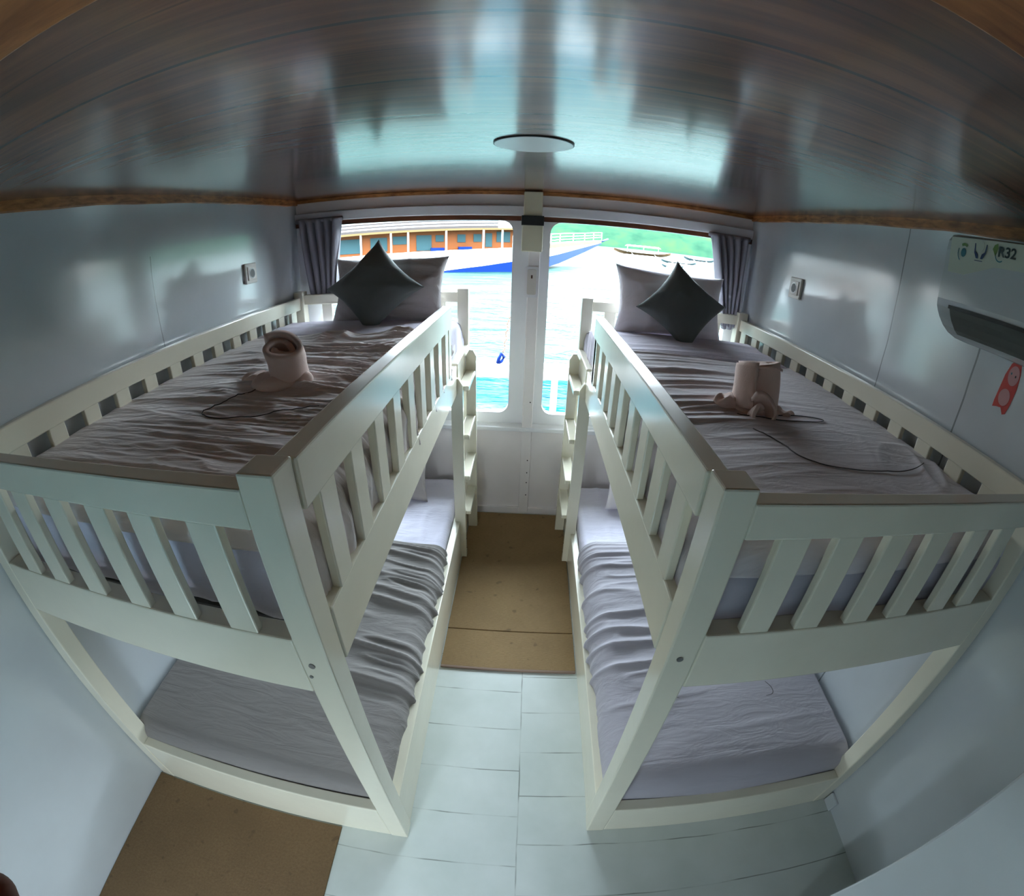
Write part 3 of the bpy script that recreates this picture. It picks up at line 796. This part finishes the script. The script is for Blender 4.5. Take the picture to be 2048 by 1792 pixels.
lt = thing('ceiling_light', 'round flat white light set in the plank ceiling', 'ceiling light', (.385, 1.13, ZC))
def ringmesh(name, r0, r1, z0, z1, m, parent, seg=64):
    vs = []; fs = []
    for i in range(seg):
        a = 2 * math.pi * i / seg; c_, s_ = math.cos(a), math.sin(a)
        vs += [(r0 * c_, r0 * s_, z0), (r1 * c_, r1 * s_, z0), (r1 * c_, r1 * s_, z1), (r0 * c_, r0 * s_, z1)]
    for i in range(seg):
        for k in range(4):
            a, b = i * 4 + k, i * 4 + (k + 1) % 4; j = ((i + 1) % seg) * 4
            fs.append((a, b, j + (k + 1) % 4, j + k))
    return mesh(name, vs, fs, m, parent)
ringmesh('trim_ring', .076, .092, -.004, 0, 'lamp', lt)
ringmesh('painted_shadow_ring', .092, .0945, -.003, 0, 'black', lt)  # thin black ring: the shade around the light's rim, put in as colour
cyl('diffuser', (0, 0, -.0025), .0765, .003, (0, 0, -1), 'lamp', lt, seg=64)

# cream cover with black tape at the head of the centre post
cb = thing('cable_cover', 'cream cable cover with a black tape band above the white holder', 'cable cover', (.392, 2.24, 1.50))
bm = bmesh.new(); addbox(bm, -.050, .050, -.02, .062, .0, .128, .004); bmobj('lower_cover', bm, 'creambox', cb)
bm = bmesh.new(); addbox(bm, -.044, .044, -.012, .062, .165, .288, .004); bmobj('upper_cover', bm, 'creambox', cb)
bm = bmesh.new(); addbox(bm, -.053, .053, -.023, .062, .126, .172, .002); bmobj('black_tape', bm, 'black', cb)
hd = thing('remote_holder', 'white rounded wall holder on the post between the windows', 'holder', (.398, 2.245, 1.352))
def rr_plate(name, w_, h_, r_, y0, y1, m, parent, hole=None):
    poly = rrect(-w_, w_, -h_, h_, r_, 5)
    return extr(name, poly, 'y', y0, y1, m, parent)
rr_plate('back_plate', .034, .076, .014, -.010, 0, 'holder', hd)
rr_plate('inner_face', .022, .062, .008, -.014, -.010, 'plastic', hd)
bm = bmesh.new(); addbox(bm, -.004, .004, -.0165, -.013, .018, .034, .001); bmobj('slot', bm, 'trimdark', hd)

# ------------------------------------------------------------------ air conditioner
ac = thing('air_conditioner', 'white wall air conditioner with printed labels, upper right wall', 'air conditioner', (XR, .845, 1.46))
prof = [(0, .272), (-.165, .272), (-.185, .266), (-.197, .250), (-.200, .225), (-.2, .10), (-.197, .080), (-.19, .068), (-.18, .054), (-.16, .034), (-.135, .018), (-.10, .006), (-.05, .0), (0, 0)]
prof = [(a, .272 - (.272 - b) * .90) for a, b in prof]
extr('casing', prof, 'y', -.80, 0, 'ac', ac, smooth=False)
def az_(b): return .272 - (.272 - b) * .90
extr('louver', [(x_, az_(z_)) for x_, z_ in ((-.2008, .079), (-.1935, .064), (-.1840, .050), (-.1640, .0295), (-.150, .0205), (-.14, .03), (-.17, .06), (-.19, .079))], 'y', -.75, -.045, 'dark', ac)
extr('air_slot', [(-.2014, az_(.079)), (-.2014, az_(.088)), (-.19, az_(.088)), (-.19, az_(.079))], 'y', -.75, -.040, 'black', ac)
def acp(y, z, k=0): return (-.2006 - .0004 * k, y - .845, z - 1.46)
lab = extr('label_strip', [(y - .845, z - 1.46) for y, z in ((.835, 1.72), (.56, 1.725), (.56, 1.672), (.70, 1.668), (.78, 1.64), (.83, 1.64))], 'x', -.2002, -.2008, 'paper', ac)
def disc2(name, y, z, ry, rz, m, parent, k=1, a0=0, a1=360, inner=0, n=28):
    o_ = []; i_ = []
    for q in range(n + 1):
        a = R(a0 + (a1 - a0) * q / n); o_.append(acp(y + ry * math.cos(a), z + rz * math.sin(a), k)); i_.append(acp(y + ry * inner * math.cos(a), z + rz * inner * math.sin(a), k))
    vs = o_ + i_; fs = [(q, q + 1, n + 2 + q, n + 1 + q) for q in range(n)]
    return mesh(name, vs, fs, m, parent, solid=.0004)
disc2('eco_symbol', .792, 1.688, .0075, .010, 'teal', ac, 3)
disc2('eco_symbol', .792, 1.688, .017, .021, 'green', ac, 3, 60, 125, .72)
disc2('eco_symbol', .792, 1.688, .017, .021, 'teal', ac, 3, -60, -215 + 120 + 60 + 60, .9)
disc2('hands_symbol', .745, 1.707, .009, .012, 'paper', ac, 3)
for s_ in (-1, 1):
    mesh('hands_symbol', [acp(.745 + s_ * .006, 1.690, 4), acp(.745 + s_ * .013, 1.695, 4), acp(.745 + s_ * .0155, 1.712, 4), acp(.745 + s_ * .0175, 1.712, 4), acp(.745 + s_ * .016, 1.692, 4), acp(.745 + s_ * .009, 1.680, 4), acp(.745 + s_ * .003, 1.680, 4)], [(0, 1, 2, 3, 4, 5, 6)], 'navy', ac, solid=.0004)
mesh('hands_symbol', [acp(.757, 1.676, 4), acp(.735, 1.676, 4), acp(.735, 1.6745, 4), acp(.757, 1.6745, 4)], [(0, 1, 2, 3)], 'navy', ac, solid=.0004)
mesh('leaf_symbol', [acp(.703, 1.692, 4), acp(.712, 1.705, 4), acp(.708, 1.714, 4), acp(.700, 1.718, 4), acp(.698, 1.708, 4)], [(0, 1, 2, 3, 4)], 'green', ac, solid=.0004)
disc2('leaf_symbol', .690, 1.700, .015, .020, 'teal', ac, 3, 200 - 180, -60 - 60, .88)

def text_mesh(name, s_, size, mtx, m, parent, ext=.0004):
    cu = bpy.data.curves.new(name, 'FONT'); cu.body = s_; cu.size = size; cu.extrude = ext; cu.offset = size * .02
    cu.align_x = 'LEFT'
    tmp = bpy.data.objects.new('tmp', cu); COL.objects.link(tmp)
    dg = bpy.context.evaluated_depsgraph_get(); me = bpy.data.meshes.new_from_object(tmp.evaluated_get(dg))
    COL.objects.unlink(tmp); bpy.data.objects.remove(tmp); me.materials.clear(); me.materials.append(M[m])
    o = bpy.data.objects.new(name, me); o.matrix_basis = mtx; return link(o, parent)
# on a face looking towards -x the reader's right is -y
Tm = Matrix(((0, 0, -1, 0), (-1, 0, 0, 0), (0, 1, 0, 0), (0, 0, 0, 1)))
text_mesh('printed_text', 'R32', .030, Matrix.Translation(acp(.697, 1.692, 4)) @ Tm, 'ink', ac)

# red sticker on the right wall
rs = thing('red_sticker', 'small red and pink oval sticker on the right wall under the air conditioner', 'sticker', (XR, .712, 1.428))
def flat(name, pts, m, off, parent):
    vs = [(-off, y, z) for y, z in pts]; return mesh(name, vs, [tuple(range(len(vs)))], m, parent, solid=.0006)
shape = [(-.002, .066), (.012, .052), (.022, .022), (.026, -.01), (.030, -.045), (.030, -.062), (.018, -.058), (.004, -.056), (-.006, -.070), (-.014, -.066), (-.020, -.04), (-.024, .0), (-.022, .035), (-.016, .06)]
flat('outline', shape, 'red', .0006, rs)
def ov(cy, cz, ry, rz): return [(cy + ry * math.cos(2 * math.pi * i / 24), cz + rz * math.sin(2 * math.pi * i / 24)) for i in range(24)]
flat('pale_patch', ov(-.004, .026, .0165, .024), 'pink', .0014, rs)
flat('pale_patch', ov(.004, -.030, .017, .021), 'pink', .0014, rs)
flat('dot', ov(-.010, .026, .0018, .003), 'black', .002, rs); flat('dot', ov(.004, .030, .0018, .003), 'teal', .002, rs)

# ------------------------------------------------------------------ floor coverings
fm = tag(boxes('floor_mat', [(LA + .002, RA - .002, 1.322, 2.236, .0, .009), (LA + .002, RA - .002, 1.118, 1.318, 0, .009)], 'mat', bev=.002), 'brown woven mat filling the aisle between the bunks', 'mat')
b_ = box('edge_binding', LA + .002, RA - .002, 1.107, 1.119, 0, .010, 'rope', fm, bev=.003)
tag(box('hardboard_sheet', XL + .002, -.121, -.45, NL - .003, 0, .006, 'board', bev=.001), 'brown hardboard sheet on the floor at the left bunk foot', 'floor board')

# fingertip of the photographer at the lower left edge
def ray_dir(px, py):
    x, y = px - 1024, 896 - py; rad = math.hypot(x, y)
    tt = np.interp(rad, F * (t + K1 * t**3 + K2 * t**5), t)
    return (r2 * (x / rad) + u2 * (y / rad)) * math.sin(tt) + fwd * math.cos(tt)
fp = Vector((CX, 0, CZ)) + ray_dir(2, 1776) * .11
fd = (Vector((CX, 0, CZ)) + ray_dir(-160, 1990) * .15) - fp; fd.normalize()
fpts = [fp + fd * v for v in (-.002, 0, .004, .009, .014, .022, .032, .045, .06)]
fr_ = [.0005, .0032, .0060, .0074, .0080, .0084, .0088, .0088, .0088]
fg = tag(tube('fingertip', fpts, fr_, 'skin', None, seg=20), "fingertip of a person intruding at the lower left corner beside the white wall", 'person')

# ------------------------------------------------------------------ outside: own boat's rail, sea, ships, hill
struct(mesh('sea', [(-900, -900, -1), (900, -900, -1), (900, 1500, -1), (-900, 1500, -1), (-900, -900, -1.2), (900, -900, -1.2), (900, 1500, -1.2), (-900, 1500, -1.2)],
     [(0, 1, 2, 3), (4, 7, 6, 5), (0, 4, 5, 1), (1, 5, 6, 2), (2, 6, 7, 3), (3, 7, 4, 0)], 'sea'))
rl = thing('outer_deck_rail', 'white timber rail of the boat just outside the windows', 'railing', (.4, 3.0, .3))
adopt(box('handrail', -1.6, 2.4, 2.98, 3.06, .615, .715, 'boatwhite', bev=.01), rl)
adopt(box('bottom_board', -1.6, 2.4, 2.98, 3.04, .0, .28, 'boatwhite', bev=.01), rl)
for x in (-1.1, -.55, .57, 1.2, 1.8):
    adopt(box('baluster', x, x + .045, 2.99, 3.03, .28, .615, 'boatwhite'), rl)
kn = tag(tube('mooring_rope', [(.19, 3.0, .72), (.20, 2.985, .75), (.215, 3.0, .785), (.235, 3.01, .76), (.22, 3.0, .73), (.20, 2.99, .725)], .012, 'chair'), 'blue rope loop on the white outer rail', 'rope')
rp_ = [(.262 - .04 * f + .006 * math.sin(f * 30), 3.02, 1.04 - .32 * f) for f in np.linspace(0, 1, 50)]
tag(tube('hanging_chain', rp_, [.007 + .004 * math.sin(i * 1.9) for i in range(50)], 'rope'), 'pale chain hanging outside the left window', 'chain')

# big passenger boat on the left
bt = thing('passenger_boat', 'large white boat with a blue waterline and orange cabin across the water', 'boat', (-6, 34, -1))
st = [(-22, 27.5, -1, -.98, .28), (-12.9, 30.4, -1, -.97, .36), (-6, 32.6, -1, -.90, .56), (-3, 33.6, -1, -.55, .68), (-.9, 34.4, -1, -.22, .79), (1.2, 37.8, -.95, -.05, .98), (3, 42, -.6, .25, 1.2), (6, 49, .35, .9, 1.5), (8.6, 54.4, 1.35, 1.5, 1.8)]
def strip(name, lo, hi, m, back=4.0, parent=bt, off=0):
    vs = []; fs = []; n = len(lo)
    for i in range(n):
        x, y, z0 = lo[i]; z1 = hi[i][2]; bk = back * (1 - (i / (n - 1)) ** 6)
        vs += [(x, y - off, z0), (x, y - off, z1), (x - .3 * bk, y + bk, z1), (x - .3 * bk, y + bk, z0)]
    for i in range(n - 1):
        for k in range(4):
            a, b = i * 4 + k, i * 4 + (k + 1) % 4; fs.append((a, b, b + 4, a + 4))
    fs += [(0, 1, 2, 3), tuple(4 * (n - 1) + k for k in (3, 2, 1, 0))]
    o = mesh(name, vs, fs, m); return adopt(o, parent)
strip('hull', [(s_[0], s_[1], s_[3]) for s_ in st], [(s_[0], s_[1], s_[4]) for s_ in st], 'boatwhite')
strip('waterline_stripe', [(s_[0], s_[1], s_[2]) for s_ in st], [(s_[0], s_[1], s_[3] + .001) for s_ in st], 'boatblue', off=.03)
c0, c1 = Vector((-22, 28.6, 0)), Vector((-.75, 35.5, 0)); cd = (c1 - c0).normalized(); cn = Vector((-cd.y, cd.x, 0))
def on(s_, off, z): 
    p = c0 + cd * s_ + cn * off; return (p.x, p.y, z)
LC = (c1 - c0).length
def slab(name, s0, s1, o0, o1, z0, z1, m, z0b=None, z1b=None):
    z0b = z0 if z0b is None else z0b; z1b = z1 if z1b is None else z1b
    vs = [on(s0, o0, z0), on(s1, o0, z0b), on(s1, o1, z0b), on(s0, o1, z0), on(s0, o0, z1), on(s1, o0, z1b), on(s1, o1, z1b), on(s0, o1, z1)]
    o = mesh(name, vs, [(0, 3, 2, 1), (4, 5, 6, 7), (0, 1, 5, 4), (1, 2, 6, 5), (2, 3, 7, 6), (3, 0, 4, 7)], m); return adopt(o, bt)
slab('cabin_wall', 0, LC - .1, 0, 3, .2, 1.56, 'cabin', .6, 2.20)
slab('eave', 0, LC + .4, -1.0, 3.2, 1.56, 1.70, 'eave', 2.16, 2.30)
sl_ = (2.20 - 1.56) / LC
def wz(s_, z): return z + sl_ * s_
for i, (a, b, z0, z1) in enumerate([(9.3, 11.0, .55, 1.65), (11.6, 12.8, .55, 1.6), (13.2, 14.2, .95, 1.6), (14.9, 16.0, .4, 1.6), (16.3, 16.9, 1.0, 1.55), (17.9, 18.5, .9, 1.55), (19.1, 19.7, .9, 1.55), (20.0, 20.5, .5, 1.6), (4, 6, .6, 1.6), (6.6, 8.5, .6, 1.6)]):
    slab('cabin_window', a, b, -.06, .05, wz(a, z0 - .25), wz(a, z1 - .32), 'boatglass')
slab('cabin_window', LC - 1.5, LC - .45, -.06, .05, 1.20, 1.98, 'boatglass')
for s_ in (10.9, 13.0, 14.2, 16.9, 19.6, 21.0, 5, 8):
    slab('pillar', s_, s_ + .12, -.98, -.86, wz(s_, -.15), wz(s_, 1.58), 'boatwhite')
for s_ in (15.9, 17.9):
    slab('deck_chair', s_, s_ + .95, -.8, -.3, wz(s_, -.1), wz(s_, .32), 'chair')
for z in (2.48, 2.70, 2.92):
    slab('upper_rail', 0, LC + .3, -.9, -.82, z - .60, z - .50, 'boatwhite', z, z + .10)
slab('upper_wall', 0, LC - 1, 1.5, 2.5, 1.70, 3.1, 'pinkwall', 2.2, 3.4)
# bow railing
for z in (.35, .62, .9):
    q = [(s_[0], s_[1] + .1, s_[4] + z * (1.0 if i else 1)) for i, s_ in enumerate(st[4:])]
    adopt(tube('bow_rail', q, .045, 'boatwhite', None, seg=6), bt)
for i in range(9):
    f = i / 8 * (len(st[4:]) - 1); k = min(int(f), len(st[4:]) - 2); w_ = f - k; a, b = st[4:][k], st[4:][k + 1]
    p = [a[j] * (1 - w_) + b[j] * w_ for j in range(5)]
    adopt(tube('rail_post', [(p[0], p[1] + .1, p[4]), (p[0], p[1] + .1, p[4] + .92)], .05, 'boatwhite', None, seg=6), bt)
strip('bow_deck_edge', [(s_[0], s_[1], s_[4] - .32) for s_ in st[4:]], [(s_[0], s_[1], s_[4] + .02) for s_ in st[4:]], 'eave', back=2, off=.05)
adopt(tube('bowsprit', [(8.4, 54.2, 1.6), (9.9, 58, 2.0)], .12, 'boatblue', None), bt)

def small_boat(x, y, l, h, m, label, canopy=True):
    r_ = thing('outrigger_boat', label, 'boat', (x, y, -1))
    sec = [(-.5, 0), (-.42, -.0), (.42, 0), (.5, .0)]
    vs = []; fs = []; n = 12
    for i in range(n):
        f = i / (n - 1) * 2 - 1; w2 = l * .07 * (1 - abs(f) ** 3) + .03; up_ = h * (.5 + .5 * abs(f) ** 3)
        vs += [(f * l / 2, -w2, up_), (f * l / 2, 0, 0 + h * .6 * abs(f) ** 4), (f * l / 2, w2, up_), (f * l / 2, 0, up_ * .9)]
    for i in range(n - 1):
        for k in range(4):
            a, b = i * 4 + k, i * 4 + (k + 1) % 4; fs.append((a, b, b + 4, a + 4))
    fs += [(0, 1, 2, 3), tuple(4 * (n - 1) + k for k in (3, 2, 1, 0))]
    mesh('hull', vs, fs, m, r_)
    if canopy:
        mesh('canopy', [(-l * .3, -l * .07, h * 1.5), (l * .3, -l * .07, h * 1.5), (l * .3, l * .07, h * 1.5), (-l * .3, l * .07, h * 1.5), (-l * .28, 0, h * 1.75), (l * .28, 0, h * 1.75)], [(0, 1, 5, 4), (3, 4, 5, 2), (0, 4, 3), (1, 2, 5), (0, 3, 2, 1)], 'boatwhite', r_)
        for sx in (-.28, 0, .26):
            tube('canopy_post', [(sx * l, -l * .06, h * .5), (sx * l, -l * .06, h * 1.5)], .08, 'boatwhite', r_, seg=6)
    tube('outrigger', [(-l * .35, -l * .2, .1), (l * .35, -l * .2, .1)], .12, 'boatwhite', r_, seg=6)
    for sx in (-.2, .2):
        tube('outrigger_arm', [(sx * l, -l * .2, .12), (sx * l, l * .06, h * .6)], .06, 'boatwhite', r_, seg=6)
    return r_
small_boat(29, 118, 15, 1.5, 'brownboat', 'tan boat with a white canopy moored far off, seen in the right window')
small_boat(46, 122, 9, 1.2, 'greyboat', 'small grey boat beside the tan boat near the green shore', canopy=False)
small_boat(26.5, 80, 6.5, .7, 'greyboat', 'low grey boat on the water above the right cushion', canopy=False)
small_boat(19.5, 61, 3.0, .5, 'greyboat', 'small dark dinghy on the water behind the right cushion', canopy=False)

hv = []; hf = []; nx_, ny_ = 90, 14
for j in range(ny_):
    for i in range(nx_):
        x = -30 + 420 * i / (nx_ - 1); y = 300 + 14 * j
        rise = min(1, max(0, (x + 25) / 60)) ** .8
        z = -1.2 + (j / (ny_ - 1)) ** .7 * (46 * rise) * (.75 + .5 * float(vn(x * .03, j * .3, 4))) + 2.5 * float(vn(x * .12, y * .12, 6)) * (j > 0)
        hv.append((x, y, z))
for j in range(ny_ - 1):
    for i in range(nx_ - 1):
        a = j * nx_ + i; hf.append((a, a + 1, a + nx_ + 1, a + nx_))
struct(mesh('hill', hv, hf, 'hill', None, smooth=True))
